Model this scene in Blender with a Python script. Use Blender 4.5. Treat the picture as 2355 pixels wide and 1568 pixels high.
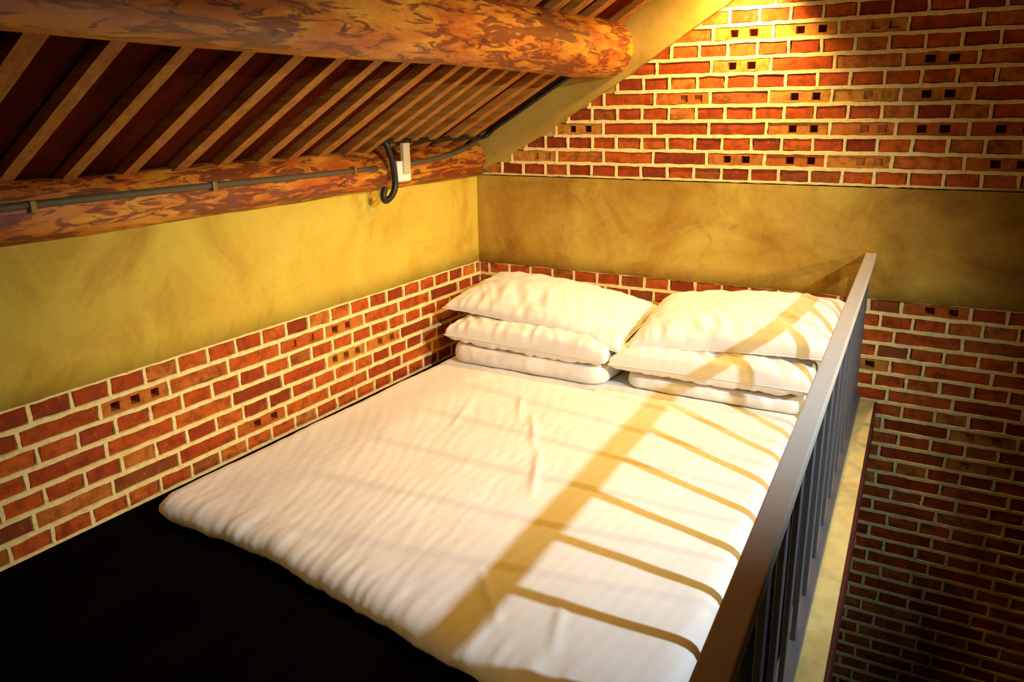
import bpy, bmesh, math, random
from mathutils import Vector, Matrix, noise

# ------------------------------------------------------------------ clear
for o in list(bpy.data.objects):
    bpy.data.objects.remove(o, do_unlink=True)
scene = bpy.context.scene
COL = scene.collection
random.seed(7)

# ------------------------------------------------------------------ camera
# world: x to the right along the back wall, y into the picture (back wall y=0),
# z up with z=0 at the lower edge of the cement band; left wall x=0
F_PX, YAW, PITCH, ROLL = 1828.79, 0.52713, 0.28702, -0.01617
CAM = Vector((2.26737, -3.56374, 0.79344))
fw = Vector((-math.sin(YAW) * math.cos(PITCH), math.cos(YAW) * math.cos(PITCH), -math.sin(PITCH)))
rt = Vector((math.cos(YAW), math.sin(YAW), 0))
up = rt.cross(fw)
r2 = rt * math.cos(ROLL) + up * math.sin(ROLL)
u2 = up * math.cos(ROLL) - rt * math.sin(ROLL)
cam_data = bpy.data.cameras.new('camera')
cam = bpy.data.objects.new('camera', cam_data)
COL.objects.link(cam)
cam_data.sensor_width = 36.0
cam_data.lens = F_PX / 2355.0 * 36.0
cam_data.clip_start = 0.05
m = Matrix.Identity(4)
for i in range(3):
    m[i][0], m[i][1], m[i][2], m[i][3] = r2[i], u2[i], -fw[i], CAM[i]
cam.matrix_world = m
scene.camera = cam

# ------------------------------------------------------------------ world, exposure
world = bpy.data.worlds.new('world')
scene.world = world
world.use_nodes = True
world.node_tree.nodes['Background'].inputs[0].default_value = (1.0, 0.5, 0.12, 1)
world.node_tree.nodes['Background'].inputs[1].default_value = 0.004
scene.view_settings.view_transform = 'Standard'
scene.view_settings.look = 'None'
scene.view_settings.gamma = 1.0
scene.view_settings.use_curve_mapping = False
scene.view_settings.exposure = 0.0

# lamp settings (key and side positions found from the shadows of the hand rail)
KEY_POS, KEY_W, KEY_COL = (3.50, -2.03, 1.31), 370.0, (0.68, 0.82, 0.95)
SIDE_POS, SIDE_W, SIDE_COL = (4.3, -1.45, 0.93), 310.0, (1.0, 0.76, 0.36)
GABLE_POS, GABLE_W, GABLE_COL = (1.43, -0.19, 1.36), 85.0, (1.0, 0.66, 0.23)
BED_FILL_POS, BED_FILL_W, BED_FILL_COL = (1.72, -1.25, 1.42), 88.0, (1.0, 0.50, 0.012)  # added lamp, amber fill for the bed and the rail shadows

FOOT_FILL_POS, FOOT_FILL_W, FOOT_FILL_COL = (1.5, -4.1, 1.05), 36.0, (1.0, 0.62, 0.22)  # added lamp, weak fill to brighten the mattress front

# ------------------------------------------------------------------ helpers
def tag(o, label=None, cat=None, group=None, kind=None):
    if label: o['label'] = label
    if cat: o['category'] = cat
    if group: o['group'] = group
    if kind: o['kind'] = kind
    return o

def link(name, me, mat, parent=None, loc=None, rot=None):
    o = bpy.data.objects.new(name, me)
    COL.objects.link(o)
    if mat and me is not None and len(me.materials) == 0:
        me.materials.append(mat)
    if parent: o.parent = parent
    if loc: o.location = loc
    if rot: o.rotation_euler = rot
    return o

def mesh(name, verts, faces, smooth=False):
    me = bpy.data.meshes.new(name)
    me.from_pydata([tuple(v) for v in verts], [], faces)
    me.update()
    if smooth:
        me.polygons.foreach_set('use_smooth', [True] * len(me.polygons))
    return me

class MB:
    """collects boxes / tubes / prisms for one mesh"""
    def __init__(self): self.v, self.f = [], []
    def add(self, v, f):
        n = len(self.v); self.v += [tuple(p) for p in v]; self.f += [tuple(i + n for i in q) for q in f]
    def box(self, a, b):
        x0, y0, z0 = a; x1, y1, z1 = b
        self.add([(x0, y0, z0), (x1, y0, z0), (x1, y1, z0), (x0, y1, z0), (x0, y0, z1), (x1, y0, z1), (x1, y1, z1), (x0, y1, z1)],
                 [(0, 3, 2, 1), (4, 5, 6, 7), (0, 1, 5, 4), (1, 2, 6, 5), (2, 3, 7, 6), (3, 0, 4, 7)])
    def prism_y(self, poly, y0, y1):
        """polygon given counter-clockwise seen from -y as (x, z)"""
        n = len(poly)
        v = [(x, y0, z) for x, z in poly] + [(x, y1, z) for x, z in poly]
        f = [tuple(range(n)), tuple(range(2 * n - 1, n - 1, -1))]
        f += [(i, i + n, (i + 1) % n + n, (i + 1) % n) for i in range(n)]
        self.add(v, f)
    def tube(self, pts, r, n=10, caps=True):
        pts = [Vector(p) for p in pts]
        rings = []
        for i, p in enumerate(pts):
            t = (pts[min(i + 1, len(pts) - 1)] - pts[max(i - 1, 0)]).normalized()
            a = t.orthogonal().normalized() if i == 0 else (prev - t * prev.dot(t)).normalized()
            prev = a
            b = t.cross(a)
            rr = r[i] if isinstance(r, (list, tuple)) else r
            rings.append([p + (a * math.cos(2 * math.pi * k / n) + b * math.sin(2 * math.pi * k / n)) * rr for k in range(n)])
        v = [q for R in rings for q in R]
        f = []
        for i in range(len(pts) - 1):
            for k in range(n):
                k2 = (k + 1) % n
                f.append((i * n + k, i * n + k2, (i + 1) * n + k2, (i + 1) * n + k))
        if caps:
            f.append(tuple(range(n - 1, -1, -1)))
            f.append(tuple((len(pts) - 1) * n + k for k in range(n)))
        self.add(v, f)
    def build(self, name, mat, parent=None, smooth=False, bevel=0.0):
        me = mesh(name, self.v, self.f, smooth)
        if bevel > 0:
            bm = bmesh.new(); bm.from_mesh(me)
            bmesh.ops.remove_doubles(bm, verts=bm.verts, dist=1e-6)
            bmesh.ops.bevel(bm, geom=[e for e in bm.edges if e.calc_face_angle(0) > 0.5], offset=bevel, segments=2, affect='EDGES', profile=0.6)
            bm.to_mesh(me); bm.free()
        return link(name, me, mat, parent)

def catmull(pts, n=6):
    P = [Vector(p) for p in pts]
    out = []
    for i in range(len(P) - 1):
        p0, p1, p2, p3 = P[max(i - 1, 0)], P[i], P[i + 1], P[min(i + 2, len(P) - 1)]
        for k in range(n):
            t = k / n
            out.append(0.5 * ((2 * p1) + (p2 - p0) * t + (2 * p0 - 5 * p1 + 4 * p2 - p3) * t * t + (3 * p1 - p0 - 3 * p2 + p3) * t ** 3))
    out.append(P[-1])
    return out

# ------------------------------------------------------------------ materials
def new_mat(name, rough=0.8, spec=0.2):
    mt = bpy.data.materials.new(name); mt.use_nodes = True
    nt = mt.node_tree; b = nt.nodes['Principled BSDF']
    b.inputs['Roughness'].default_value = rough
    b.inputs['Specular IOR Level'].default_value = spec
    return mt, nt, b

def N(nt, t, **kw):
    n = nt.nodes.new(t)
    for k, v in kw.items(): setattr(n, k, v)
    return n

def ramp(nt, fac, stops, interp='LINEAR'):
    r = N(nt, 'ShaderNodeValToRGB'); r.color_ramp.interpolation = interp
    el = r.color_ramp.elements
    while len(el) > 1: el.remove(el[-1])
    el[0].position = stops[0][0]; el[0].color = (*stops[0][1], 1)
    for p, c in stops[1:]:
        e = el.new(p); e.color = (*c, 1)
    nt.links.new(fac, r.inputs[0]); return r.outputs[0]

def mix(nt, fac, a, b, blend='MIX'):
    x = N(nt, 'ShaderNodeMix', data_type='RGBA', blend_type=blend)
    for s, v in ((x.inputs[0], fac), (x.inputs[6], a), (x.inputs[7], b)):
        if hasattr(v, 'is_linked'): nt.links.new(v, s)
        elif isinstance(v, (int, float)): s.default_value = v
        else: s.default_value = (*v, 1)
    return x.outputs[2]

def coords(nt, kind='Object', scale=(1, 1, 1), rnd=False, rot=(0, 0, 0)):
    tc = N(nt, 'ShaderNodeTexCoord'); mp = N(nt, 'ShaderNodeMapping')
    mp.inputs['Scale'].default_value = scale
    mp.inputs['Rotation'].default_value = rot
    nt.links.new(tc.outputs[kind], mp.inputs[0])
    if rnd:
        oi = N(nt, 'ShaderNodeObjectInfo'); ml = N(nt, 'ShaderNodeMath', operation='MULTIPLY'); ml.inputs[1].default_value = 37.0
        nt.links.new(oi.outputs['Random'], ml.inputs[0])
        nt.links.new(ml.outputs[0], mp.inputs['Location'])
        return mp.outputs[0], oi.outputs['Random']
    return mp.outputs[0]

def noise_tex(nt, vec, scale, detail=4, rough=0.6, dist=0.0):
    n = N(nt, 'ShaderNodeTexNoise'); n.inputs['Scale'].default_value = scale
    n.inputs['Detail'].default_value = detail; n.inputs['Roughness'].default_value = rough; n.inputs['Distortion'].default_value = dist
    nt.links.new(vec, n.inputs['Vector']); return n.outputs['Fac']

def bump(nt, bsdf, h, strength=0.3, dist=0.004):
    b = N(nt, 'ShaderNodeBump'); b.inputs['Strength'].default_value = strength; b.inputs['Distance'].default_value = dist
    nt.links.new(h, b.inputs['Height']); nt.links.new(b.outputs[0], bsdf.inputs['Normal'])

def mat_plaster(name, light, mid, dark, stains=0.5):
    mt, nt, b = new_mat(name, 0.75, 0.25)
    v = coords(nt)
    big = noise_tex(nt, v, 2.6, 5, 0.62, 0.6)
    fine = noise_tex(nt, v, 38, 5, 0.7)
    c = ramp(nt, big, [(0.30, dark), (0.47, mid), (0.66, light)])
    blot = noise_tex(nt, v, 7.0, 6, 0.7, 1.2)
    c = mix(nt, ramp(nt, blot, [(0.56, (0, 0, 0)), (0.72, (stains,) * 3)]), c, dark)
    c = mix(nt, 0.16, c, ramp(nt, fine, [(0.3, dark), (0.7, light)]))
    # thin trowel scratches
    w = noise_tex(nt, coords(nt, scale=(1.0, 1.0, 3.0)), 9, 2, 0.5, 2.5)
    line = ramp(nt, w, [(0.492, (0, 0, 0)), (0.5, (0.35,) * 3), (0.508, (0, 0, 0))])
    c = mix(nt, line, c, dark)
    nt.links.new(c, b.inputs['Base Color'])
    bump(nt, b, fine, 0.25, 0.003)
    return mt

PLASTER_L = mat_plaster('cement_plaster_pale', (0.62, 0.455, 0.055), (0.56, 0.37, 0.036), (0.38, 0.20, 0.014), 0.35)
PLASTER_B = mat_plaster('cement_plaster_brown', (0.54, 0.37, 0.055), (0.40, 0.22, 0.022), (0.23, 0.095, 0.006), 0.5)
PLASTER_G = mat_plaster('cement_plaster_gable', (0.52, 0.36, 0.07), (0.44, 0.28, 0.045), (0.30, 0.15, 0.02), 0.3)

PLASTER_D = mat_plaster('dark_brown_render', (0.07, 0.04, 0.015), (0.05, 0.028, 0.01), (0.03, 0.016, 0.006), 0.3)

def mat_brick():
    mt, nt, b = new_mat('red_brick', 0.85, 0.15)
    v, rnd = coords(nt, scale=(1, 1, 1), rnd=True)
    base = ramp(nt, rnd, [(0.0, (0.22, 0.030, 0.005)), (0.15, (0.34, 0.048, 0.006)), (0.45, (0.46, 0.075, 0.008)), (0.75, (0.50, 0.105, 0.011)), (0.9, (0.50, 0.16, 0.022)), (1.0, (0.18, 0.035, 0.008))])
    n1 = noise_tex(nt, v, 26, 5, 0.65)
    c = mix(nt, ramp(nt, n1, [(0.44, (0, 0, 0)), (0.66, (0.75,) * 3)]), base, (0.15, 0.028, 0.006))
    n2 = noise_tex(nt, v, 60, 4, 0.7)
    c = mix(nt, ramp(nt, n2, [(0.60, (0, 0, 0)), (0.74, (0.55,) * 3)]), c, (0.50, 0.28, 0.07))
    nt.links.new(c, b.inputs['Base Color'])
    bump(nt, b, n1, 0.5, 0.004)
    return mt
BRICK = mat_brick()

def mat_holed():
    mt, nt, b = new_mat('perforated_brick', 0.85, 0.15)
    v, rnd = coords(nt, rnd=True)
    base = ramp(nt, rnd, [(0.0, (0.42, 0.09, 0.010)), (0.5, (0.48, 0.15, 0.02)), (1.0, (0.52, 0.23, 0.035))])
    n1 = noise_tex(nt, v, 30, 5, 0.65)
    c = mix(nt, ramp(nt, n1, [(0.46, (0, 0, 0)), (0.68, (0.7,) * 3)]), base, (0.22, 0.04, 0.008))
    nt.links.new(c, b.inputs['Base Color'])
    bump(nt, b, n1, 0.5, 0.004)
    return mt
BRICK_H = mat_holed()

def mat_mortar():
    mt, nt, b = new_mat('cream_mortar', 0.9, 0.1)
    v = coords(nt)
    n = noise_tex(nt, v, 45, 5, 0.7)
    c = ramp(nt, n, [(0.3, (0.66, 0.47, 0.16)), (0.5, (0.84, 0.64, 0.25)), (0.75, (0.90, 0.73, 0.33))])
    nt.links.new(c, b.inputs['Base Color']); bump(nt, b, n, 0.6, 0.004)
    return mt
MORTAR = mat_mortar()

def mat_log(name):
    mt, nt, b = new_mat(name, 0.42, 0.5)
    n1 = noise_tex(nt, coords(nt, scale=(5, 1.8, 5)), 2.2, 4, 0.6, 0.4)
    c = ramp(nt, n1, [(0.32, (0.68, 0.28, 0.020)), (0.48, (0.56, 0.17, 0.010)), (0.62, (0.42, 0.075, 0.005))])
    # short streaks of inner bark left on the stripped wood
    n2 = noise_tex(nt, coords(nt, scale=(30, 6.0, 30)), 1.15, 6, 0.66, 0.9)
    dens = noise_tex(nt, coords(nt, scale=(6, 2.6, 6)), 1.2, 3, 0.5)
    sm = N(nt, 'ShaderNodeMath', operation='MULTIPLY_ADD'); sm.inputs[1].default_value = 0.45
    nt.links.new(dens, sm.inputs[0]); nt.links.new(n2, sm.inputs[2])
    bark = ramp(nt, sm.outputs[0], [(0.70, (0, 0, 0)), (0.765, (0.88,) * 3)])
    c = mix(nt, bark, c, (0.135, 0.020, 0.005))
    n3 = noise_tex(nt, coords(nt, scale=(9, 4.0, 9)), 2.0, 5, 0.65, 0.6)
    patch = ramp(nt, n3, [(0.625, (0, 0, 0)), (0.665, (0.9,) * 3)])
    c = mix(nt, patch, c, (0.085, 0.013, 0.005))
    knots = N(nt, 'ShaderNodeTexVoronoi'); knots.inputs['Scale'].default_value = 5.5
    nt.links.new(coords(nt, scale=(1.6, 1.0, 1.6)), knots.inputs['Vector'])
    c = mix(nt, ramp(nt, knots.outputs['Distance'], [(0.06, (1, 1, 1)), (0.10, (0, 0, 0))]), c, (0.04, 0.010, 0.005))
    nt.links.new(c, b.inputs['Base Color'])
    bump(nt, b, n2, 0.5, 0.006)
    return mt
LOG = mat_log('peeled_log')

def mat_wood(name, a, bcol, rough=0.6, scale=(2, 30, 30)):
    mt, nt, b = new_mat(name, rough, 0.3)
    v, rnd = coords(nt, scale=scale, rnd=True)
    n = noise_tex(nt, v, 1.5, 5, 0.65, 0.6)
    nt.links.new(ramp(nt, n, [(0.3, bcol), (0.7, a)]), b.inputs['Base Color'])
    bump(nt, b, n, 0.3, 0.002)
    return mt
RAFTER = mat_wood('rafter_pine', (0.48, 0.205, 0.028), (0.25, 0.072, 0.008))
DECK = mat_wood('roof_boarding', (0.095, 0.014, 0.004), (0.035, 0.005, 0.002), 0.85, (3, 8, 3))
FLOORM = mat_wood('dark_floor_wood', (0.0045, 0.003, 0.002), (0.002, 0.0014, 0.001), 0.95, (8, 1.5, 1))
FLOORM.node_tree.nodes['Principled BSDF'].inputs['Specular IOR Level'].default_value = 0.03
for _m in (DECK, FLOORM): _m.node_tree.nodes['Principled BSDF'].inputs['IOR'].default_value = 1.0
REDTRIM = mat_wood('dark_red_edge_wood', (0.07, 0.012, 0.006), (0.03, 0.005, 0.003), 0.6, (30, 2, 30))

def flat(name, col, rough=0.5, spec=0.4, metal=0.0, var=0.12, scale=30):
    mt, nt, b = new_mat(name, rough, spec)
    n = noise_tex(nt, coords(nt), scale, 3)
    d = tuple(c * (1 - var) for c in col)
    nt.links.new(ramp(nt, n, [(0.3, d), (0.7, col)]), b.inputs['Base Color'])
    b.inputs['Metallic'].default_value = metal
    return mt
RAILM = flat('lit_rail_paint', (0.52, 0.45, 0.36), 0.34, 0.5, 0.0, 0.08)  # railing paint lightened for the lamp light on the rail top
STEEL = flat('shaded_rail_paint', (0.085, 0.085, 0.095), 0.38, 0.5, 0.0, 0.08)  # same railing paint darkened for the shade on the bars
CONDUIT = flat('olive_grey_conduit', (0.10, 0.075, 0.03), 0.5)
BLACKP = flat('black_cable', (0.012, 0.010, 0.008), 0.45)
WHITEP = flat('white_plastic', (0.80, 0.76, 0.60), 0.4)
LEDGE = mat_plaster('ledge_cement', (0.66, 0.52, 0.20), (0.56, 0.42, 0.15), (0.40, 0.27, 0.08), 0.3)
SHADEM = flat('dark_lamp_shade', (0.03, 0.025, 0.02), 0.5)
BRASS = flat('dull_brass', (0.35, 0.22, 0.07), 0.4, 0.5, 0.7)

def mat_sheet(name, stripe_axis=0, period=0.038, rot=0.0):
    mt, nt, b = new_mat(name, 0.72, 0.2)
    b.inputs['Sheen Weight'].default_value = 0.15
    v = coords(nt, rot=(0, 0, rot))
    w = N(nt, 'ShaderNodeTexWave', wave_type='BANDS', bands_direction='X' if stripe_axis == 0 else 'Y', wave_profile='SIN')
    w.inputs['Scale'].default_value = 0.314 / period
    w.inputs['Distortion'].default_value = 0.3
    nt.links.new(v, w.inputs['Vector'])
    n = noise_tex(nt, v, 5, 5, 0.6)
    c = ramp(nt, n, [(0.3, (0.78, 0.74, 0.67)), (0.7, (0.84, 0.81, 0.76))])
    c = mix(nt, ramp(nt, w.outputs['Fac'], [(0.40, (0, 0, 0)), (0.60, (0.3,) * 3)]), c, (0.74, 0.69, 0.60))
    nt.links.new(c, b.inputs['Base Color'])
    f = noise_tex(nt, v, 60, 4, 0.6, 0.5)
    bump(nt, b, f, 0.22, 0.003)
    return mt
SHEET = mat_sheet('white_striped_sheet', 0, 0.042, rot=0.12)
LINEN = mat_sheet('white_striped_linen', 1, 0.036)

# ------------------------------------------------------------------ bricks
COURSE, PITCH_H, JOINT = 0.0646, 0.125, 0.0172
BH = COURSE - JOINT
WALL_DEPTH = 0.06          # bricks and mortar sit in front of a solid core
rb = random.Random(3)

def brick_mesh(L, seed):
    """eight-sided outline, chamfered face to -y; face at y=0, back at y=WALL_DEPTH"""
    r = random.Random(seed)
    hx, hz = L / 2, BH / 2
    out = [(-hx, -hz), (0, -hz), (hx, -hz), (hx, 0), (hx, hz), (0, hz), (-hx, hz), (-hx, 0)]
    j = lambda a: r.uniform(-a, a)
    out = [(x + j(0.0025), z + j(0.0022)) for x, z in out]
    v = [(x * 0.965, r.uniform(-0.0012, 0.0012), z * 0.90) for x, z in out] + [(x * 1.03, 0.005, z * 1.06) for x, z in out] + [(x * 1.03, WALL_DEPTH, z * 1.06) for x, z in out]
    f = [tuple(range(8))]
    for a in (0, 8):
        f += [(a + i, a + 8 + i, a + 8 + (i + 1) % 8, a + (i + 1) % 8) for i in range(8)]
    return mesh('brick', v, f)

def holed_mesh(L, holes, depth, seed):
    """stretcher with square perforations running into it"""
    r = random.Random(seed)
    hx, hz, hh, hv = L / 2 * 1.01, BH / 2 * 1.02, 0.0165, 0.0145
    xs = [-hx]
    for h in sorted(holes): xs += [h - hh + r.uniform(-.002, .002), h + hh + r.uniform(-.002, .002)]
    xs.append(hx)
    zs = [-hz, -hv, hv, hz]
    v, f = [], []
    nx = len(xs)
    for z in zs:
        for x in xs: v.append((x, 0.0, z))
    for i in range(nx - 1):
        for k in range(3):
            a = k * nx + i
            q = (a, a + 1, a + 1 + nx, a + nx)
            if k == 1 and i % 2 == 1:
                n = len(v)
                for p in q: v.append((v[p][0], depth, v[p][2]))
                f += [(q[0], q[1], n + 1, n), (q[1], q[2], n + 2, n + 1), (q[2], q[3], n + 3, n + 2), (q[3], q[0], n, n + 3), (n, n + 1, n + 2, n + 3)]
            else:
                f.append(q)
    n = len(v)
    v += [(-hx, WALL_DEPTH, -hz), (hx, WALL_DEPTH, -hz), (hx, WALL_DEPTH, hz), (-hx, WALL_DEPTH, hz)]
    c = (0, nx - 1, 3 * nx + nx - 1, 3 * nx)
    bot = tuple(range(0, nx)); top = tuple(range(3 * nx, 4 * nx))
    f.append((n, n + 1) + tuple(reversed(bot)))
    f.append((n + 3,) + top[:0] + top + (n + 2,))
    f.append((0, nx, 2 * nx, 3 * nx, n + 3, n))
    f.append((nx - 1, n + 1, n + 2, 4 * nx - 1, 3 * nx - 1, 2 * nx - 1))
    return mesh('perforated_brick', v, f)

HEADERS = [brick_mesh(PITCH_H - JOINT, 10 + i) for i in range(6)]
STRETCH = [brick_mesh(2 * PITCH_H - JOINT, 40 + i) for i in range(6)]
for me in HEADERS + STRETCH: me.materials.append(BRICK)
HOLED = [holed_mesh(2 * PITCH_H - JOINT, h, d, 70 + i) for i, (h, d) in enumerate([
    ((-0.072, 0.0, 0.072), 0.055), ((-0.035, 0.045), 0.055), ((-0.06, 0.02), 0.055), ((-0.02, 0.065), 0.052), ((-0.05, 0.05), 0.012), ((0.01, 0.075), 0.008)])]
HOLED_HEAD = [holed_mesh(PITCH_H - JOINT, (0.0,), 0.055, 91), holed_mesh(PITCH_H - JOINT, (0.02,), 0.055, 92)]
for me in HOLED + HOLED_HEAD: me.materials.append(BRICK_H)
CUSTOM = {}

def put_brick(parent, kind, u, z, wall, p_hole=0.0):
    """wall: 'back' (face y=0, u=x) or 'left' (face x=0, u=y); u,z = brick centre"""
    if kind == 'h':
        me = rb.choice(HOLED_HEAD) if rb.random() < p_hole * 0.12 else rb.choice(HEADERS)
    elif kind == 's':
        me = rb.choice(HOLED) if rb.random() < p_hole else rb.choice(STRETCH)
    else:                                             # odd length, kind is the length
        key = round(kind, 3)
        if key not in CUSTOM:
            CUSTOM[key] = brick_mesh(key, int(key * 1e4)); CUSTOM[key].materials.append(BRICK)
        me = CUSTOM[key]
    o = bpy.data.objects.new('brick', me)
    d = rb.uniform(-0.0015, 0.002)
    tilt = rb.uniform(-0.008, 0.008)
    flip = rb.random() < 0.5 and me in STRETCH + HEADERS
    if wall == 'back':
        o.location = (u, d, z); o.rotation_euler = (0, tilt + (math.pi if flip else 0), 0)
    else:
        o.location = (-d, u, z); o.rotation_euler = (0, tilt + (math.pi if flip else 0), math.pi / 2)
    o.parent = parent
    COL.objects.link(o)
    return o

def ragged_strip(mb, u0, u1, zc, w, wall, seed, depth=WALL_DEPTH):
    """a bed joint: strip with ragged edges, a little proud of the bricks"""
    r = random.Random(seed)
    n = max(2, int((u1 - u0) / 0.021))
    top, bot, yy = [], [], []
    for i in range(n + 1):
        u = u0 + (u1 - u0) * i / n
        a = noise.noise(Vector((u * 22, seed * 3.7, 0))) * 0.0034 + r.uniform(-.0008, .0008)
        b = noise.noise(Vector((u * 22, seed * 3.7 + 50, 0))) * 0.0034 + r.uniform(-.0008, .0008)
        top.append((u, zc + w / 2 + a)); bot.append((u, zc - w / 2 + b)); yy.append(-0.0025 - 0.002 * abs(noise.noise(Vector((u * 9, seed, 4)))))
    v, f = [], []
    for i in range(n + 1):
        for (u, z, y) in ((*bot[i], 0.006), (bot[i][0], bot[i][1] + 0.0018, yy[i]), (top[i][0], top[i][1] - 0.0018, yy[i]), (*top[i], 0.006)):
            v.append((u, y, z) if wall == 'back' else (-y, u, z))
    for i in range(n):
        for k in range(3):
            a = i * 4 + k
            q = (a, a + 4, a + 5, a + 1)
            f.append(q)
    mb.add(v, f)

def head_joint(mb, u, z0, z1, w, wall, seed):
    r = random.Random(seed)
    v, f = [], []
    n = 3
    for i in range(n + 1):
        z = z0 + (z1 - z0) * i / n
        a, b = r.uniform(-.002, .002), r.uniform(-.002, .002)
        y = -0.002 - r.uniform(0, .0015)
        for (uu, yy) in ((u - w / 2 + a, 0.006), (u - w / 2 + a + .0018, y), (u + w / 2 + b - .0018, y), (u + w / 2 + b, 0.006)):
            v.append((uu, yy, z) if wall == 'back' else (-yy, uu, z))
    for i in range(n):
        for k in range(3):
            a = i * 4 + k
            f.append((a, a + 1, a + 5, a + 4))
    mb.add(v, f)

# ------------------------------------------------------------------ roof line
def roof_lower(x): return 0.60 + 0.57 * x
def roof_upper(x): return 0.655 + 0.60 * x
RIDGE = 3.2
XR, YF, ZG = 6.4, -5.0, -3.2          # far right wall, wall behind the camera, ground floor
FLOOR_Z = -0.452
Z1 = 0.458
def rail_x(y): return 1.922 - 0.057 * y          # centre line of the railing

# ------------------------------------------------------------------ setting: walls
def solid(name, fn, mat):
    mb = MB(); fn(mb); o = mb.build(name, mat); o['kind'] = 'structure'; return o

wall_left = solid('wall_left', lambda b: b.box((-0.30, YF - .3, ZG), (-WALL_DEPTH, 0.0, 0.60)), MORTAR)
wall_back = solid('wall_back', lambda b: b.box((-0.30, WALL_DEPTH, ZG), (XR + .3, 0.30, Z1)), MORTAR)
gable = solid('wall_back_gable', lambda b: b.prism_y([(-0.3, Z1), (XR + .3, Z1), (XR + .3, 0.50), (RIDGE, roof_upper(RIDGE) + .08), (-0.3, 0.50)], WALL_DEPTH, 0.30), MORTAR)
solid('wall_right', lambda b: b.box((XR, YF - .3, ZG), (XR + .3, 0.0, 0.75)), PLASTER_D)
solid('wall_front', lambda b: b.prism_y([(-0.3, ZG), (XR + .3, ZG), (XR + .3, 0.6), (RIDGE, roof_upper(RIDGE) + .08), (-0.3, 0.6)], YF - .3, YF), PLASTER_D)
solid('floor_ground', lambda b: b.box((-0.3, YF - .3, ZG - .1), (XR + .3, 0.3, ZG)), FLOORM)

# --- left wall: seven courses above the loft floor, header / stretcher alternating
YL0 = -0.0467
mo = MB()
Y_END = -4.95
for c in range(1, 10):
    zc = -COURSE * (c - 0.5) + 0.002
    if c == 1: ragged_strip(mo, Y_END, 0, 0.0, 0.010, 'left', 300)
    ragged_strip(mo, Y_END, 0, -COURSE * c + 0.001, JOINT, 'left', 300 + c)
    if c > 7: continue
    if c % 2:
        k = 0
        put_brick(wall_left, 0.034, -0.0215, zc, 'left')
        while True:
            j1 = YL0 - k * PITCH_H; j0 = j1 - PITCH_H
            head_joint(mo, j1, zc - COURSE / 2, zc + COURSE / 2, JOINT * .85, 'left', 1000 * c + k)
            if j1 < Y_END: break
            put_brick(wall_left, 'h', (j0 + j1) / 2, zc, 'left', 0.15)
            k += 1
    else:
        k = 0
        j1 = -0.090
        head_joint(mo, j1, zc - COURSE / 2, zc + COURSE / 2, JOINT * .85, 'left', 1000 * c + 77)
        put_brick(wall_left, 0.075, -0.045, zc, 'left')
        j1 = -0.215 if c != 4 else -0.215
        put_brick(wall_left, 'h', -0.1525, zc, 'left')
        while True:
            j0 = j1 - 2 * PITCH_H
            head_joint(mo, j1, zc - COURSE / 2, zc + COURSE / 2, JOINT * .85, 'left', 1000 * c + k)
            if j1 < Y_END: break
            put_brick(wall_left, 's', (j0 + j1) / 2, zc, 'left', 0.24)
            k += 1
            j1 = j0
mo.build('mortar', MORTAR, wall_left)

def strip_grid(u0, u1, z0, z1, wall, proud, seed, jag=0.004, du=0.03):
    """plaster sheet with a slightly wavy lower edge, real thickness"""
    n = int((u1 - u0) / du); rows = 6
    v, f = [], []
    for i in range(n + 1):
        u = u0 + (u1 - u0) * i / n
        lo = z0 + jag * noise.noise(Vector((u * 14, seed, 1.5))) + jag * .5 * noise.noise(Vector((u * 45, seed, 7)))
        for k in range(rows + 1):
            z = lo + (z1 - lo) * k / rows
            d = proud + 0.0018 * noise.noise(Vector((u * 3, z * 3, seed)))
            if k == 0: d *= 0.6
            v.append((u, -d, z) if wall == 'back' else (d, u, z))
        v.append((u, 0.02, lo) if wall == 'back' else (-0.02, u, lo))
    R = rows + 2
    for i in range(n):
        for k in range(rows):
            a = i * R + k
            f.append((a, a + R, a + R + 1, a + 1))
        a = i * R
        f.append((a + R - 1, a + 2 * R - 1, a + R, a))
    return mesh('plaster_band', v, f, True)

link('plaster_band', strip_grid(YF, 0.0, 0.004, 0.60, 'left', 0.005, 5), PLASTER_L, wall_left)

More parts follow.
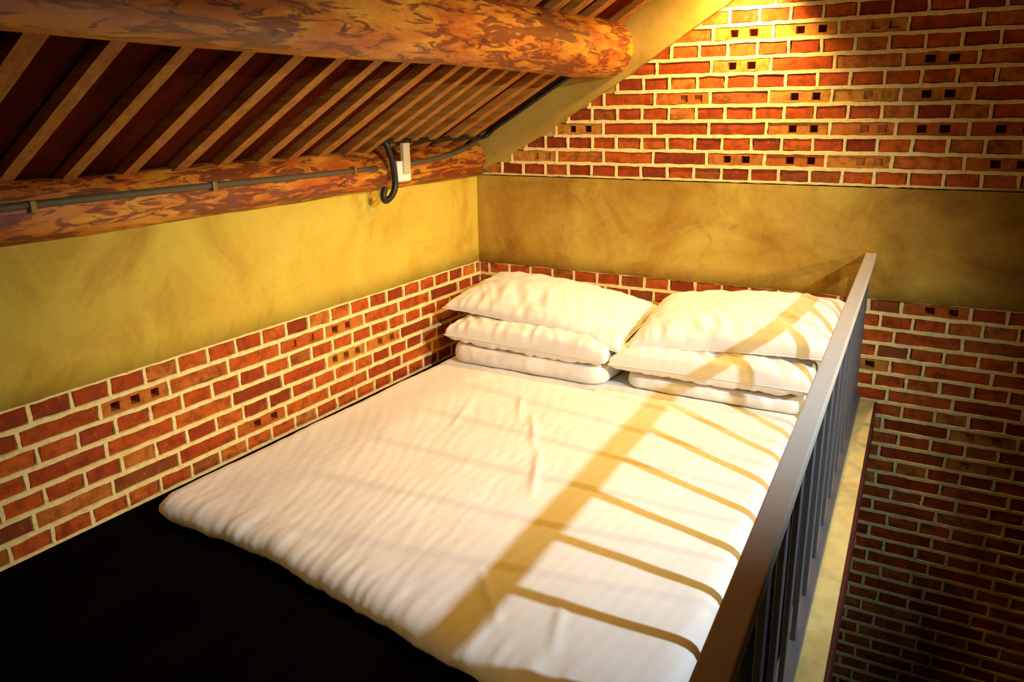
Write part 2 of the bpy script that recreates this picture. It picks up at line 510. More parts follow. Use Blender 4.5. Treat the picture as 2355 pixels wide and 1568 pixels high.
# --- back wall under the band
mo = MB()
XB_END = 3.02
ragged_strip(mo, 0.0, XB_END, -0.002, 0.012, 'back', 500)
HX0, SX0 = 1.985, 2.043
def back_visible(x0, x1, z):
    """skip bricks buried behind the loft floor"""
    return z > FLOOR_Z - 0.03 or x1 > rail_x(0) + 0.02
for c in range(1, 31):
    zc = -COURSE * (c - 0.5)
    xs0 = 0.0 if c <= 8 else 1.80
    ragged_strip(mo, xs0, XB_END, -COURSE * c, JOINT, 'back', 500 + c)
    if c == 1:
        joints = [HX0 - .05 + PITCH_H * k for k in range(-16, 0)] + [1.935, 2.06, 2.31, 2.435, 2.685, 2.81, 3.06]
    elif c == 5:
        joints = [2.043 + .25 * k for k in range(-8, 1)] + [2.168] + [2.168 + .25 * k for k in range(1, 5)]
    elif c % 2 == 0:
        joints = [HX0 + PITCH_H * k for k in range(-16, 10)]
    else:
        joints = [SX0 + 2 * PITCH_H * k for k in range(-8, 6)]
    joints = [j + rb.uniform(-.003, .003) for j in joints]
    joints = sorted(j for j in joints if j > 0.03)
    joints = [0.0] + joints
    for a, b2 in zip(joints[:-1], joints[1:]):
        if a > XB_END - .05 or not back_visible(a, b2, zc): continue
        if b2 < xs0: continue
        L = b2 - a
        kind = 'h' if abs(L - PITCH_H) < .02 else ('s' if abs(L - .25) < .02 else max(0.03, L - JOINT))
        put_brick(wall_back, kind, (a + b2) / 2, zc, 'back', 0.16 if c < 14 else 0.06)
        head_joint(mo, a, zc - COURSE / 2, zc + COURSE / 2, JOINT * .85, 'back', 7000 + c * 50 + int(a * 20))
mo.build('mortar', MORTAR, wall_back)
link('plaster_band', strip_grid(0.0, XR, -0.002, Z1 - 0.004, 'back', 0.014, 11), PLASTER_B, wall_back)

# --- gable: brick courses stepping up under a sloping cement band
BAND_LOW = [(-0.05, 0.44), (0.14, 0.527), (0.391, 0.656), (0.806, 0.902), (1.292, 1.203), (RIDGE, 1.203 + (RIDGE - 1.292) * 0.60)]
def band_low(x):
    if x > RIDGE: x = 2 * RIDGE - x
    for (x0, z0), (x1, z1) in zip(BAND_LOW[:-1], BAND_LOW[1:]):
        if x <= x1: return z0 + (z1 - z0) * (x - x0) / (x1 - x0)
    return BAND_LOW[-1][1]
def band_inv(z):
    for (x0, z0), (x1, z1) in zip(BAND_LOW[:-1], BAND_LOW[1:]):
        if z <= z1: return x0 + (x1 - x0) * (z - z0) / (z1 - z0)
    return RIDGE
mo, patch = MB(), MB()
GX0, GS0 = 0.150, 0.21
XG_END = 2.92
HOLES_AT = {1: (1.33, 1.58, 1.83, 2.33, 0.33), 3: (0.33, 0.58, 1.58, 1.83, 2.08, 2.33), 5: (1.08, 1.58, 1.83, 2.08), 7: (1.33, 2.0), 9: (1.33, 1.58, 1.80)}
n_g = 0
for c in range(0, 19):
    z0 = Z1 + COURSE * c; zc = z0 + COURSE / 2
    xl = band_inv(z0)                 # where the course meets the cement band (lower corner)
    xt = band_inv(z0 + COURSE)
    step, off = (PITCH_H, GX0) if c % 2 == 0 else (2 * PITCH_H, GS0)
    joints = [off + step * k for k in range(-2, 26)]
    joints = [j + rb.uniform(-.003, .003) for j in joints]
    # the first brick starts a little right of the band in the low courses, is tucked under it higher up
    start = (xl + 0.035 if z0 < 0.85 else xl - 0.02)
    first = None
    for a, b2 in zip(joints[:-1], joints[1:]):
        if b2 < start + 0.03 or a > XG_END: continue
        if a < start:
            if z0 < 0.85:
                a2 = max(a, start)
                L = b2 - a2
                if L < 0.045: continue
                first = a2 if first is None else first
                put_brick(gable, max(0.03, L - JOINT), (a2 + b2) / 2, zc, 'back'); n_g += 1
                head_joint(mo, a2, z0, z0 + COURSE, JOINT * .85, 'back', 9000 + c * 40)
                continue
        first = a if first is None else first
        o = put_brick(gable, 'h' if c % 2 == 0 else 's', (a + b2) / 2, zc, 'back', 0.0)
        cx = (a + b2) / 2
        if c % 2 and (any(abs(cx - h) < .10 for h in HOLES_AT.get(c, ())) or (c > 9 and rb.random() < .3)):
            o.data = HOLED[(c * 3 + int(cx * 8)) % 6]
            o.rotation_euler[1] = 0
        n_g += 1
        head_joint(mo, a, z0, z0 + COURSE, JOINT * .85, 'back', 9000 + c * 40 + int(a * 8))
    first = first if first is not None else xl
    ragged_strip(mo, first - 0.012, XG_END + .1, z0 + (0.004 if c == 0 else 0), 0.012 if c == 0 else JOINT, 'back', 800 + c)
    # rough render filling the step between band and first brick
    if z0 < 0.95:
        v = []
        pts = [(first + .009, z0 - .004), (first + .009, z0 + COURSE * .5), (first + .009, z0 + COURSE + .008), (xl - .12, z0 + COURSE + .008), (xl - .12, z0 - .004)]
        patch.prism_y([(x, z) for x, z in pts], 0.0005, 0.04)
mo.build('mortar', MORTAR, gable)
patch.build('render_fill', PLASTER_G, gable)
# sloping cement band following the roof (both slopes)
bb = MB()
for s in (1, -1):
    X = lambda x: x if s == 1 else 2 * RIDGE - x
    for (x0, z0), (x1, z1) in zip(BAND_LOW[:-1], BAND_LOW[1:]):
        n = max(1, int((x1 - x0) / 0.06))
        for i in range(n):
            a, b2 = x0 + (x1 - x0) * i / n, x0 + (x1 - x0) * (i + 1) / n
            za, zb = z0 + (z1 - z0) * i / n, z0 + (z1 - z0) * (i + 1) / n
            ta, tb = roof_upper(a) + .07, roof_upper(b2) + .07
            w = [(X(a), -0.028, za), (X(b2), -0.028, zb), (X(b2), -0.028, tb), (X(a), -0.028, ta), (X(a), 0.05, za), (X(b2), 0.05, zb), (X(b2), 0.05, tb), (X(a), 0.05, ta)]
            bb.add(w, [(0, 1, 2, 3), (4, 5, 1, 0), (7, 3, 2, 6)] if s == 1 else [(3, 2, 1, 0), (0, 1, 5, 4), (6, 2, 3, 7)])
bb.build('plaster_band', PLASTER_G, gable)

# ------------------------------------------------------------------ setting: loft floor, ledge
fl = MB()
fl.add([(-.05, 0.0, FLOOR_Z), (-.05, YF, FLOOR_Z), (rail_x(YF) + .02, YF, FLOOR_Z), (rail_x(0) + .02, 0, FLOOR_Z),
        (-.05, 0.0, FLOOR_Z - .12), (-.05, YF, FLOOR_Z - .12), (rail_x(YF) + .02, YF, FLOOR_Z - .12), (rail_x(0) + .02, 0, FLOOR_Z - .12)],
       [(0, 1, 2, 3), (7, 6, 5, 4), (2, 6, 7, 3), (0, 4, 5, 1), (1, 5, 6, 2), (0, 3, 7, 4)])
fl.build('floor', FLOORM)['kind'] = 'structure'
def slanted(mb, y0, y1, o0, o1, z0, z1, n=1):
    for i in range(n):
        a, b2 = y0 + (y1 - y0) * i / n, y0 + (y1 - y0) * (i + 1) / n
        P = lambda o, y, z: (rail_x(y) + o, y, z)
        mb.add([P(o0, a, z0), P(o1, a, z0), P(o1, b2, z0), P(o0, b2, z0), P(o0, a, z1), P(o1, a, z1), P(o1, b2, z1), P(o0, b2, z1)],
               [(0, 1, 2, 3), (7, 6, 5, 4), (0, 4, 5, 1), (1, 5, 6, 2), (2, 6, 7, 3), (3, 7, 4, 0)])
lg = MB(); slanted(lg, -0.001, YF, 0.02, 0.078, FLOOR_Z - .12, FLOOR_Z + .004)
ledge = lg.build('trim_1', LEDGE); ledge['kind'] = 'structure'
ledge['label'] = 'narrow cement ledge along the loft edge outside the railing'
rt_ = MB(); slanted(rt_, -0.001, YF, 0.078, 0.088, FLOOR_Z - .14, FLOOR_Z - .002)
e = rt_.build('trim_2', REDTRIM); e['kind'] = 'structure'
e['label'] = 'dark red wooden edge strip below the cement ledge'

# ------------------------------------------------------------------ setting: roof with rafters
ce = MB()
RT = 0.030
def roof_plate(mb, x0, x1, fn, up_, s=1):
    X = lambda x: x if s == 1 else 2 * RIDGE - x
    v = []
    for y in (YF - .3, 0.3):
        for x, dz in ((x0, up_), (x1, up_), (x1, up_ + .03), (x0, up_ + .03)):
            v.append((X(x), y, fn(x) + dz))
    f = [(0, 1, 2, 3), (7, 6, 5, 4), (0, 4, 5, 1), (1, 5, 6, 2), (2, 6, 7, 3), (3, 7, 4, 0)]
    if s == 1: f = [tuple(reversed(q)) for q in f]
    mb.add(v, f)
roof_plate(ce, -0.35, 0.78, roof_lower, 0.034)
roof_plate(ce, 0.70, RIDGE + .01, roof_upper, 0.034)
roof_plate(ce, -0.35, RIDGE + .01, roof_upper, 0.034, -1)
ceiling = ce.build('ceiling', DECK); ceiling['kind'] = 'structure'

RAFTER_Y = [-0.19, -0.34, -0.52, -0.66, -0.79, -0.90, -1.02, -1.175, -1.335, -1.48, -1.655, -1.825, -2.01, -2.20, -2.385, -2.57, -2.76, -2.95, -3.14, -3.4, -3.66, -3.92, -4.18, -4.44, -4.7]
def rafter_mesh(x0, x1, fn, w, h, s=1):
    X = lambda x: x if s == 1 else 2 * RIDGE - x
    n = 8; v, f = [], []
    for i in range(n + 1):
        x = x0 + (x1 - x0) * i / n
        z = fn(x)
        a = 0.003 * noise.noise(Vector((x * 4, w * 90, h * 70)))
        for (dy, dz) in ((-w / 2 + a, 0.0), (w / 2 + a, 0.0), (w / 2 + a, h * 1.16), (-w / 2 + a, h * 1.16)):
            v.append((X(x), dy, z + dz + a))
    for i in range(n):
        for k in range(4):
            a, b2 = i * 4 + k, i * 4 + (k + 1) % 4
            f.append((a, a + 4, b2 + 4, b2) if s == -1 else (a, b2, b2 + 4, a + 4))
    f.append((0, 3, 2, 1)); f.append((n * 4, n * 4 + 1, n * 4 + 2, n * 4 + 3))
    return mesh('rafter', v, f)
RLOW = [rafter_mesh(-0.3, 0.70, roof_lower, w, RT) for w in (0.042, 0.048, 0.054)]
RUP = [rafter_mesh(0.66, RIDGE, roof_upper, w, RT) for w in (0.052, 0.058, 0.064)]
RFAR = [rafter_mesh(-0.3, RIDGE, roof_upper, w, RT, -1) for w in (0.058,)]
rr = random.Random(5)
for i, y in enumerate(RAFTER_Y):
    link('rafter', rr.choice(RLOW), RAFTER, ceiling, (0, y, 0))
    link('rafter', rr.choice(RUP), RAFTER, ceiling, (0, y + rr.uniform(-.06, .02) - .03 if i else -.075, 0))
    if i % 2 == 0: link('rafter', RFAR[0], RAFTER, ceiling, (0, y, 0))

# ------------------------------------------------------------------ logs
def log(name, cx, cz, r, y0, y1, seed, label, wob=0.05, taper=0.0, rise=0.0):
    n, k = 170, 40
    v, f = [], []
    for i in range(n + 1):
        y = y0 + (y1 - y0) * i / n
        ox = 0.006 * noise.noise(Vector((y * 1.2, seed, 0))); oz = 0.006 * noise.noise(Vector((y * 1.2, seed, 9)))
        rad = r + taper * max(y, -3.2)
        for j in range(k):
            a = 2 * math.pi * j / k
            ca, sa = math.cos(a), math.sin(a)
            R = rad * (1 + wob * noise.noise(Vector((ca * 1.3, y * 1.7, sa * 1.3 + seed))) + wob * .5 * noise.noise(Vector((ca * 3, y * 5, sa * 3 + seed))))
            v.append((cx + ox + R * ca, y, cz + oz - rise * max(y, -3.2) + R * sa))
    for i in range(n):
        for j in range(k):
            j2 = (j + 1) % k
            f.append((i * k + j, (i + 1) * k + j, (i + 1) * k + j2, i * k + j2))
    f.append(tuple(range(k))); f.append(tuple(n * k + j for j in reversed(range(k))))
    me = mesh(name, v, f, True)
    o = link(name, me, LOG)
    return tag(o, label, 'log beam', 'round log purlins under the roof')
log('purlin_log', 0.735, 1.035, 0.125, YF, 0.06, 3, 'thick peeled orange log running under the rafters into the gable', 0.04, 0.006, 0.003)
log('purlin_log', -0.018, 0.535, 0.088, YF, 0.05, 21, 'thinner knotty log lying on top of the yellow left wall', 0.10)
log('purlin_log', RIDGE, roof_upper(RIDGE) - 0.10, 0.11, YF, 0.06, 31, 'round ridge log at the peak of the roof', 0.05)

# ------------------------------------------------------------------ bed
bed = bpy.data.objects.new('bed_mattress', None); COL.objects.link(bed)
bed.location = (0.95, -1.15, FLOOR_Z)
tag(bed, 'low wide mattress in a white striped fitted sheet on the dark loft floor', 'bed')
MT = -0.372; THICK = MT - FLOOR_Z - 0.002
def bed_left(y): return 0.125
def bed_right(y): return 1.808 - 0.052 * (y + 0.785)
def bed_front(x): return -2.180 - (0.17 * (x - 0.62) if x > 0.62 else 0.02 * (x - .62))
def side_profile(n_in, L):
    """(distance from the edge, depth below the top) samples from one edge to the other"""
    edge = [(0.012, -1.0), (0.004, -0.8), (0.0, -0.58), (0.004, -0.36), (0.014, -0.17), (0.030, -0.055), (0.050, -0.01)]
    return edge
def build_mattress():
    edge = side_profile(0, 0)
    nx, ny = 250, 330
    us = [(e, d) for e, d in edge]
    inner = 0.06
    W = 1.70; Lb = 2.2
    ux = us + [(inner + (W - 2 * inner) * i / nx, 0.0) for i in range(nx + 1)] + [(W - e, d) for e, d in reversed(us)]
    uy = us + [(inner + (Lb - 2 * inner) * i / ny, 0.0) for i in range(ny + 1)] + [(Lb - e, d) for e, d in reversed(us)]
    v = []
    R = 0.07
    for (a, da) in uy:                         # a measured from the front edge
        for (b2, db) in ux:
            p, q = b2, a
            # rounded corners in plan
            for cxs in (0, 1):
                for cys in (0, 1):
                    pa = R - (p if cxs == 0 else W - p); qa = R - (q if cys == 0 else Lb - q)
                    if pa > 0 and qa > 0:
                        mm, nn = max(pa, qa), math.hypot(pa, qa)
                        s = mm / nn
                        p = (R - pa * s) if cxs == 0 else W - (R - pa * s)
                        q = (R - qa * s) if cys == 0 else Lb - (R - qa * s)
            t = q / Lb
            y_approx = -2.2 + q
            xl, xr = bed_left(y_approx), bed_right(y_approx)
            x = xl + (xr - xl) * p / W
            y0 = bed_front(x)
            y = y0 + (-0.012 - y0) * t
            dep = min(da, db)
            z = MT + dep * THICK
            # ---- cloth relief
            P = Vector((x, y, 0))
            side = -dep                        # 0 on top, 1 at the hem
            h = 0.0045 * noise.noise(P * 3.1) + 0.0022 * noise.noise(P * 9 + Vector((5, 0, 0)))
            # long shallow ripples fanning from the foot towards the pillows
            ang = 0.25 + 0.55 * max(0.0, 1.0 - x / 1.1)
            cc = (x - 0.2) * math.cos(ang) + (y + 1.2) * math.sin(ang) * 0.9
            amp = 0.00115 * (0.35 + 0.65 * (0.5 + 0.5 * noise.noise(P * 2.2 + Vector((0, 3, 8)))))
            fadex = min(1.0, max(0.0, (1.45 - x) / 0.5))
            al_ = -(x - 0.2) * math.sin(ang) + (y + 1.2) * math.cos(ang)
            h += amp * fadex * (0.55 * math.sin(cc * 2 * math.pi / 0.052 + 4.0 * noise.noise(P * 4)) + 1.9 * noise.noise(Vector((cc * 30, al_ * 5.0, 3.3))))
            # creases radiating near the front edge
            fr = max(0.0, 1 - (y - y0) / 0.24)
            g = noise.noise(Vector((x * 17, (y - y0) * 3.0, 2.0))) + 0.6 * noise.noise(Vector((x * 36 + 9, (y - y0) * 6, 6.0)))
            h += 0.0105 * fr * fr * g
            # a few sharper folds in the middle
            for (fx, fy, fa, fl_, fh) in ((0.78, -0.95, 2.05, 0.17, .008), (0.95, -1.15, 2.1, 0.2, .009), (1.12, -1.45, 2.0, 0.2, .009), (0.62, -1.15, 1.9, 0.14, .006), (1.35, -2.12, 2.3, 0.14, .008), (1.55, -2.14, 1.9, 0.12, .007)):
                dx, dy = x - fx, y - fy
                ca, sa = math.cos(fa), math.sin(fa)
                al, ac = dx * ca + dy * sa, -dx * sa + dy * ca
                if abs(al) < fl_ and abs(ac) < .08:
                    h += fh * (1 - (al / fl_) ** 2) * math.exp(-(ac / 0.014) ** 2)
            if side > 0.02:
                gx = noise.noise(Vector((x * 15, 0.4, side))) if da <= db else noise.noise(Vector((y * 12, 0.9, side)))
                push = 0.010 * side * gx + 0.006 * side * noise.noise(Vector((x * 40, y * 40, side * 2)))
                if da <= db and a < 0.5: y -= push + 0.014 * math.sin(math.pi * min(1, side))
                elif b2 < W / 2: x -= push * .5
                else: x += push * .5
                if side > 0.9: z += 0.006 * abs(gx)
            z += h * (1 - side)
            v.append((x - bed.location.x, y - bed.location.y, z - bed.location.z))
    NX = len(ux); f = []
    for i in range(len(uy) - 1):
        for j in range(NX - 1):
            a = i * NX + j
            f.append((a, a + 1, a + NX + 1, a + NX))
    return mesh('fitted_sheet', v, f, True)
link('fitted_sheet', build_mattress(), SHEET, bed)
# the mattress core below the sheet, seen at the hem
core = MB()
core.add([(bed_left(0) + .03 - .95, -2.10 + 1.15, .001), (bed_right(-2.2) - .04 - .95, -2.25 + 1.15, .001), (bed_right(0) - .04 - .95, -.03 + 1.15, .001), (bed_left(0) + .03 - .95, -.03 + 1.15, .001)] +
         [(bed_left(0) + .03 - .95, -2.10 + 1.15, .06), (bed_right(-2.2) - .04 - .95, -2.25 + 1.15, .06), (bed_right(0) - .04 - .95, -.03 + 1.15, .06), (bed_left(0) + .03 - .95, -.03 + 1.15, .06)],
         [(3, 2, 1, 0), (4, 5, 6, 7), (0, 1, 5, 4), (1, 2, 6, 5), (2, 3, 7, 6), (3, 0, 4, 7)])
core.build('mattress_core', flat('brown_ticking', (0.30, 0.20, 0.12), 0.9, 0.1), bed)

# ------------------------------------------------------------------ pillows and folded quilts
def pillow_mesh(w, d, h, seed, pinch=0.07, flange=0.0, sharp=0.42, sag=0.0, flatb=0.45, wrinkle=1.0):
    nu, nv = 96, 64
    v, f = [], []
    def pt(u, vv, top):
        s = 1 - abs(u) ** 2.6; t = 1 - abs(vv) ** 2.6
        prof = max(0.0, s * t) ** sharp
        x = w / 2 * u * (1 - pinch * (1 - abs(vv) ** 3) * abs(u) ** 2)
        y = d / 2 * vv * (1 - pinch * (1 - abs(u) ** 3) * abs(vv) ** 2)
        P = Vector((x * 7, y * 7, seed * 5.1 + (3 if not top else 0)))
        z = (h * 0.62 if top else -h * 0.38 * flatb * 2) * prof
        # gathers running in from the seams
        ex, ey = abs(u) ** 3, abs(vv) ** 3
        rdg = lambda q: 0.55 - 2.0 * abs(noise.noise(q))
        gat = ey * rdg(Vector((x * 15, y * 3, seed))) + ex * rdg(Vector((x * 3, y * 15, seed + 2)))
        mid = rdg(Vector((x * 13 + y * 9, y * 4.5, seed + 7))) * (prof ** 1.5) * min(1.0, max(0, -vv + .55))
        z += wrinkle * (0.012 * gat * (prof ** .6) + 0.009 * mid + 0.010 * noise.noise(P * .55) * prof + 0.003 * noise.noise(P * 2.2) * prof)
        z -= sag * (u * u) * .5 + sag * .6 * vv * vv * (1 if vv < 0 else .3)
        return (x, y, z)
    for top in (True, False):
        for i in range(nv + 1):
            for j in range(nu + 1):
                u = math.sin(math.pi / 2 * (2 * j / nu - 1)) * .35 + (2 * j / nu - 1) * .65
                q = math.sin(math.pi / 2 * (2 * i / nv - 1)) * .35 + (2 * i / nv - 1) * .65
                v.append(pt(u, q, top))
    n1 = (nu + 1) * (nv + 1)
    for i in range(nv):
        for j in range(nu):
            a = i * (nu + 1) + j
            f.append((a, a + 1, a + nu + 2, a + nu + 1))
            b2 = a + n1
            f.append((b2, b2 + nu + 1, b2 + nu + 2, b2 + 1))
    me = mesh('pillow', v, f, True)
    bm = bmesh.new(); bm.from_mesh(me)
    bmesh.ops.remove_doubles(bm, verts=bm.verts, dist=0.0006)
    bm.to_mesh(me); bm.free()
    me.polygons.foreach_set('use_smooth', [True] * len(me.polygons))
    return me, pt

def pillow(name, w, d, h, loc, rot, seed, label, cat, group, **kw):
    me, pt = pillow_mesh(w, d, h, seed, **kw)
    o = bpy.data.objects.new(name, None); COL.objects.link(o)
    o.location = loc; o.rotation_euler = rot
    tag(o, label, cat, group)
    link('cover', me, LINEN, o)
    # stitched seam round the edge
    pts = []
    K = 40
    for side in range(4):
        for k in range(K):
            t = -1 + 2 * k / K
            u, q = ((t, -1), (1, t), (-t, 1), (-1, -t))[side]
            pts.append(pt(u, q, True))
    pts.append(pts[0])
    mb = MB(); mb.tube([Vector(p) for p in pts], 0.0028, 6, caps=False)
    mb.build('seam', LINEN, o, True)
    return o

def slab_mesh(w, d, h, seed, folds=2):
    """folded quilt: rounded soft block whose front and sides show the fold lines"""
    nu, nv = 90, 60
    v, f = [], []
    prof = []
    for k in range(folds):                      # outline of the front edge, bottom to top
        z0, z1 = h * k / folds, h * (k + 1) / folds
        for t in range(9):
            a = -math.pi / 2 + math.pi * t / 8
            prof.append((0.030 * (math.cos(a) ** .7 if math.cos(a) > 1e-6 else 0.0), (z0 + z1) / 2 + (z1 - z0) / 2 * math.sin(a) * (0.985)))
    ring = []
    def outline(s):
        """rounded rectangle, s in 0..1 -> (x, y, nx, ny)"""
        hx, hy, R = w / 2 - .03, d / 2 - .03, 0.05
        segs = [2 * (hx - R), math.pi / 2 * R, 2 * (hy - R), math.pi / 2 * R] * 2
        tot = sum(segs); t = s * tot
        cxs = [((-hx + R, -hy), (1, 0), (0, -1)), None]
        x, y, ang = -hx + R, -hy, 0.0
        for i, L in enumerate(segs):
            if t <= L or i == 7:
                if i % 2 == 0:
                    return (x + math.cos(ang) * t, y + math.sin(ang) * t, math.sin(ang), -math.cos(ang))
                th = t / R
                cx, cy = x - math.sin(ang) * R, y + math.cos(ang) * R
                return (cx + R * math.sin(ang + th), cy - R * math.cos(ang + th), math.sin(ang + th), -math.cos(ang + th))
            t -= L
            if i % 2 == 0: x += math.cos(ang) * L; y += math.sin(ang) * L
            else:
                cx, cy = x - math.sin(ang) * R, y + math.cos(ang) * R
                ang += math.pi / 2
                x, y = cx + R * math.sin(ang), cy - R * math.cos(ang)
    NS = 220
    for i in range(NS):
        x, y, nx_, ny_ = outline(i / NS)
        for (o_, z) in prof:
            wv = 0.006 * noise.noise(Vector((x * 9, y * 9, z * 9 + seed))) + 0.004 * noise.noise(Vector((x * 26 + y * 26, seed, z * 30)))
            zz = z + 0.008 * noise.noise(Vector((x * 5, y * 5, seed + 3))) * (z / h)
            v.append((x + nx_ * (o_ + wv), y + ny_ * (o_ + wv), zz))
    M = len(prof)
    for i in range(NS):
        i2 = (i + 1) % NS
        for k in range(M - 1):
            f.append((i * M + k, i2 * M + k, i2 * M + k + 1, i * M + k + 1))
    # top cap, fan of shrinking rings
    base = [i * M + M - 1 for i in range(NS)]
    prev = base
    for s in (0.93, 0.8, 0.6, 0.35, 0.12):
        cur = []
        for i in range(NS):
            p = v[base[i]]
            cur.append(len(v)); v.append((p[0] * s, p[1] * s, h * 1.02 + .006 * noise.noise(Vector((p[0] * s * 6, p[1] * s * 6, seed)))))
        for i in range(NS):
            i2 = (i + 1) % NS
            f.append((prev[i], prev[i2], cur[i2], cur[i]))
        prev = cur
    f.append(tuple(prev))
    f.append(tuple(i * M for i in reversed(range(NS))))
    return mesh('quilt', v, f, True)

def quilt(w, d, h, loc, rotz, seed, label, folds=2):
    o = link('folded_quilt', slab_mesh(w, d, h, seed, folds), LINEN, None, loc, (0, 0, rotz))
    return tag(o, label, 'quilt', 'folded white quilts under the pillows')

R_ = math.radians
quilt(0.80, 0.56, 0.085, (0.59, -0.318, MT + .003), R_(-1), 2, 'flat folded white quilt at the bottom of the stack by the left wall', 1)
pillow('pillow', 0.83, 0.575, 0.150, (0.590, -0.318, -0.230), (R_(3), R_(1), R_(-1)), 4, 'plump white pillow in the middle of the stack by the left wall', 'pillow', 'white pillows stacked at the head of the bed', pinch=.03, sharp=.24, flatb=.5, wrinkle=1.5)
pillow('pillow', 0.95, 0.49, 0.140, (0.590, -0.290, -0.116), (R_(8), R_(5), R_(-3)), 8, 'white pillow with pointed corners on top of the stack by the left wall', 'pillow', 'white pillows stacked at the head of the bed', pinch=.06, sharp=.40, sag=.025, flatb=.22, wrinkle=1.6)
quilt(0.76, 0.52, 0.062, (1.44, -0.296, MT + .003), R_(-1), 9, 'flat folded white quilt at the bottom of the stack beside the railing', 1)
pillow('pillow', 0.83, 0.565, 0.165, (1.420, -0.305, -0.244), (R_(3), R_(-1), R_(-1)), 12, 'plump white pillow in the middle of the stack beside the railing', 'pillow', 'white pillows stacked at the head of the bed', pinch=.03, sharp=.26, flatb=.5, wrinkle=1.5)
pillow('pillow', 0.84, 0.50, 0.165, (1.475, -0.285, -0.106), (R_(10), R_(-4), R_(1)), 15, 'white pillow on top of the stack beside the railing, crossed by the rail shadow', 'pillow', 'white pillows stacked at the head of the bed', pinch=.05, sharp=.36, sag=.02, flatb=.27, wrinkle=1.6)

# ------------------------------------------------------------------ railing
rail = bpy.data.objects.new('railing', None); COL.objects.link(rail)
rail.location = (rail_x(0), 0, FLOOR_Z)
tag(rail, 'grey steel balustrade with flat hand rail and upright bars along the loft edge', 'railing')
RL = Vector(rail.location)
Y_RAIL_END = -4.2
def rail_part(name, y0, y1, o0, o1, z0, z1, bevel=0.003, mat=None):
    mb = MB(); slanted(mb, y0, y1, o0, o1, z0, z1)
    mb.v = [tuple(Vector(p) - RL) for p in mb.v]
    return mb.build(name, mat or STEEL, rail, False, bevel)
rail_part('hand_rail', -0.004, Y_RAIL_END, -0.021, 0.021, 0.164, 0.190, mat=RAILM)
rail_part('bottom_rail', -0.004, Y_RAIL_END, -0.02, 0.02, FLOOR_Z + .002, FLOOR_Z + .034)
barm = MB(); barm.box((-.006, -.014, FLOOR_Z + .030), (.006, .014, 0.166))
bar_me = None
for k in range(21):
    y = -0.098 - 0.195 * k
    if bar_me is None:
        o = barm.build('bar', STEEL, rail, False, 0.0015); bar_me = o.data
    else:
        o = link('bar', bar_me, None, rail)
    o.location = (rail_x(y) - RL.x, y - RL.y, -RL.z)
pl = MB(); pl.box((-.034, -.010, 0.12), (.034, -.001, 0.205)); pl.v = [(x, y, z - RL.z) for x, y, z in pl.v]
pl.build('wall_plate', STEEL, rail, False, .002)

# ------------------------------------------------------------------ conduit, cables, white box
cd = MB()
cd.tube([(0.078 + .004 * math.sin(y), y, 0.556 + 0.004 * math.sin(y * 2)) for y in [-4.9 + 0.1 * i for i in range(41)]], 0.011, 10)
o = cd.build('conduit_pipe', CONDUIT, None, True)
tag(o, 'olive grey conduit running along the front of the lower log', 'conduit')
cl = None
for y in (-1.05, -1.75, -2.35):
    cmb = MB(); cmb.box((0.066, y - .008, 0.541), (0.0915, y + .008, 0.571))
    cmb.build('clip', BRASS, o, False, .002)
cd = MB()
cd.tube(catmull([(0.083, -0.69, 0.557), (0.083, -0.5, 0.566), (0.086, -0.36, 0.580), (0.078, -0.2, 0.606), (0.05, -0.075, 0.63)], 8), 0.012, 10)
tag(cd.build('conduit_pipe', CONDUIT, None, True), 'short dark conduit between the white box and the wall corner', 'conduit')
cb = MB()
cb.tube(catmull([(0.05, -0.875, 0.672), (0.098, -0.865, 0.655), (0.108, -0.845, 0.60), (0.108, -0.832, 0.552), (0.108, -0.825, 0.48), (0.106, -0.850, 0.435), (0.104, -0.892, 0.418), (0.102, -0.902, 0.44), (0.100, -0.885, 0.470)], 8), 0.0135, 10)
tag(cb.build('hanging_cable', BLACKP, None, True), 'thick black cable looping down beside the white box', 'cable')
cb = MB()
cb.tube(catmull([(0.092, -0.87, 0.662), (0.088, -0.70, 0.656), (0.086, -0.45, 0.653), (0.085, -0.22, 0.652), (0.085, -0.06, 0.648), (0.14, -0.045, 0.690), (0.238, -0.045, 0.745), (0.42, -0.045, 0.850), (0.58, -0.045, 0.940), (0.64, -0.045, 0.975)], 8), 0.0105, 10)
tag(cb.build('roof_cable', BLACKP, None, True), 'black cable running above the lower log and up along the gable', 'cable')
bx = bpy.data.objects.new('junction_box', None); COL.objects.link(bx); bx.location = (0.095, -0.757, 0.532)
tag(bx, 'small cream plastic box with upright stick fixed to the lower log', 'junction box')
mb = MB(); mb.box((-0.026, -0.046, -0.044), (0.014, 0.046, 0.043)); mb.build('housing', WHITEP, bx, False, .004)
mb = MB(); mb.box((0.004, -0.012, -0.012), (0.024, 0.034, 0.118)); mb.build('antenna', flat('cream_plastic', (0.60, 0.48, 0.24), .45), bx, False, .004)

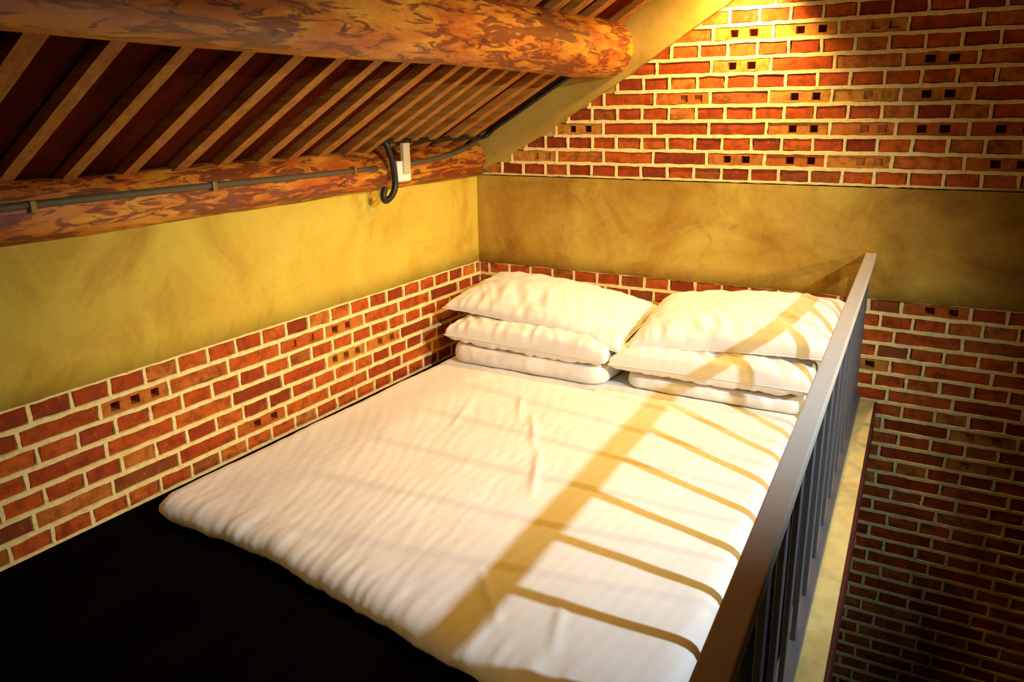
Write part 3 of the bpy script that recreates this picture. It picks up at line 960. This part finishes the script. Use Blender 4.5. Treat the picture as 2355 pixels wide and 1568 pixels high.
# ------------------------------------------------------------------ lamps
def glow(name, col, s):
    mt, nt, b = new_mat(name); b.inputs['Emission Color'].default_value = (*col, 1); b.inputs['Emission Strength'].default_value = s
    b.inputs['Base Color'].default_value = (0.9, 0.85, 0.7, 1)
    return mt
def lathe(mb, prof, n=24):
    v = [(r * math.cos(2 * math.pi * k / n), r * math.sin(2 * math.pi * k / n), z) for r, z in prof for k in range(n)]
    f = [(i * n + k, i * n + (k + 1) % n, (i + 1) * n + (k + 1) % n, (i + 1) * n + k) for i in range(len(prof) - 1) for k in range(n)]
    mb.add(v, f)
BULB = [(0.001, -0.045), (0.016, -0.041), (0.027, -0.028), (0.030, -0.012), (0.026, 0.006), (0.016, 0.026), (0.012, 0.045)]
def pendant(pos, watts, col, aim, angle, blend, soft, label, roof_z):
    t = bpy.data.objects.new('pendant_lamp', None); COL.objects.link(t); t.location = pos
    tag(t, label, 'lamp')
    d = (Vector(aim) - Vector(pos)).normalized()
    q = d.to_track_quat('-Z', 'Y')
    # shade, added to suit the cone that dims the edges, opens towards the aim
    mb = MB(); lathe(mb, [(0.026, 0.10), (0.030, 0.085), (0.060, 0.065), (0.085, 0.040), (0.088, 0.036), (0.058, 0.060), (0.030, 0.080)])
    sh = mb.build('shade', SHADEM, t, True); sh.rotation_euler = q.to_euler()
    mb = MB(); lathe(mb, [(r, z + .045) for r, z in BULB]); bl = mb.build('bulb', glow('bulb_glow', col, 6.0), t, True); bl.rotation_euler = q.to_euler()
    tip = q @ Vector((0, 0, 0.10))
    mb = MB(); mb.tube(catmull([tip, tip + Vector((0, 0, .10)), (0, 0, .35), (0, 0, roof_z - pos[2])], 5), 0.004, 8); mb.build('cord', BLACKP, t, True)
    ld = bpy.data.lights.new('lamp_light', 'SPOT'); ld.energy = watts; ld.color = col
    ld.spot_size = angle; ld.spot_blend = blend; ld.shadow_soft_size = soft
    lo = bpy.data.objects.new('lamp_light', ld); COL.objects.link(lo); lo.parent = t
    lo.location = d * 0.045; lo.rotation_euler = q.to_euler()
    return t
pendant(KEY_POS, KEY_W, KEY_COL, (0.78, -1.0, -0.28), R_(77), 1.0, 0.022, 'cool white pendant lamp hanging over the open side of the loft', roof_upper(2 * RIDGE - 3.50))
pendant(SIDE_POS, SIDE_W, SIDE_COL, (0.6, -0.8, 0.0), R_(54), 1.0, 0.03, 'warm pendant lamp hanging by the far slope of the roof', roof_upper(2 * RIDGE - 4.3))
pendant(BED_FILL_POS, BED_FILL_W, BED_FILL_COL, (0.85, -1.05, -0.4), R_(100), 1.0, 0.06, 'added amber fill lamp hanging above the bed beside the railing', roof_upper(1.72))
pendant(FOOT_FILL_POS, FOOT_FILL_W, FOOT_FILL_COL, (1.0, -1.9, -0.4), R_(76), 1.0, 0.05, 'small added warm fill lamp hanging behind the foot of the bed', roof_upper(1.5))
# gable bulb on a short bracket, shade added to darken its right side
sc = bpy.data.objects.new('wall_lamp', None); COL.objects.link(sc); sc.location = (GABLE_POS[0], 0, GABLE_POS[2])
tag(sc, 'small bulb with an added shade on a short bracket high on the brick gable', 'lamp')
mb = MB(); mb.tube([(0, -.03, .06), (0, GABLE_POS[1] * .6, .09), (0, GABLE_POS[1], .085), (0, GABLE_POS[1], .045)], 0.008, 10); mb.build('bracket', BRASS, sc, True)
mb = MB(); lathe(mb, BULB); mb.v = [(x, y + GABLE_POS[1], z) for x, y, z in mb.v]; mb.build('bulb', glow('bulb_glow_gable', GABLE_COL, 8.0), sc, True)
ld = bpy.data.lights.new('lamp_light', 'SPOT'); ld.energy = GABLE_W; ld.color = GABLE_COL; ld.shadow_soft_size = 0.03
ld.spot_size = R_(140); ld.spot_blend = 1.0
lo = bpy.data.objects.new('lamp_light', ld); COL.objects.link(lo); lo.parent = sc
lo.location = (0, GABLE_POS[1], -.065)
GQ = Vector((-0.28, 0.17, -0.70)).to_track_quat('-Z', 'Y'); lo.rotation_euler = GQ.to_euler()
mb = MB(); lathe(mb, [(0.016, 0.075), (0.034, 0.060), (0.060, 0.030), (0.078, 0.0), (0.080, 0.0), (0.062, 0.032), (0.036, 0.064)])
sh = mb.build('shade', SHADEM, sc, True); sh.location = (0, GABLE_POS[1], 0); sh.rotation_euler = GQ.to_euler()
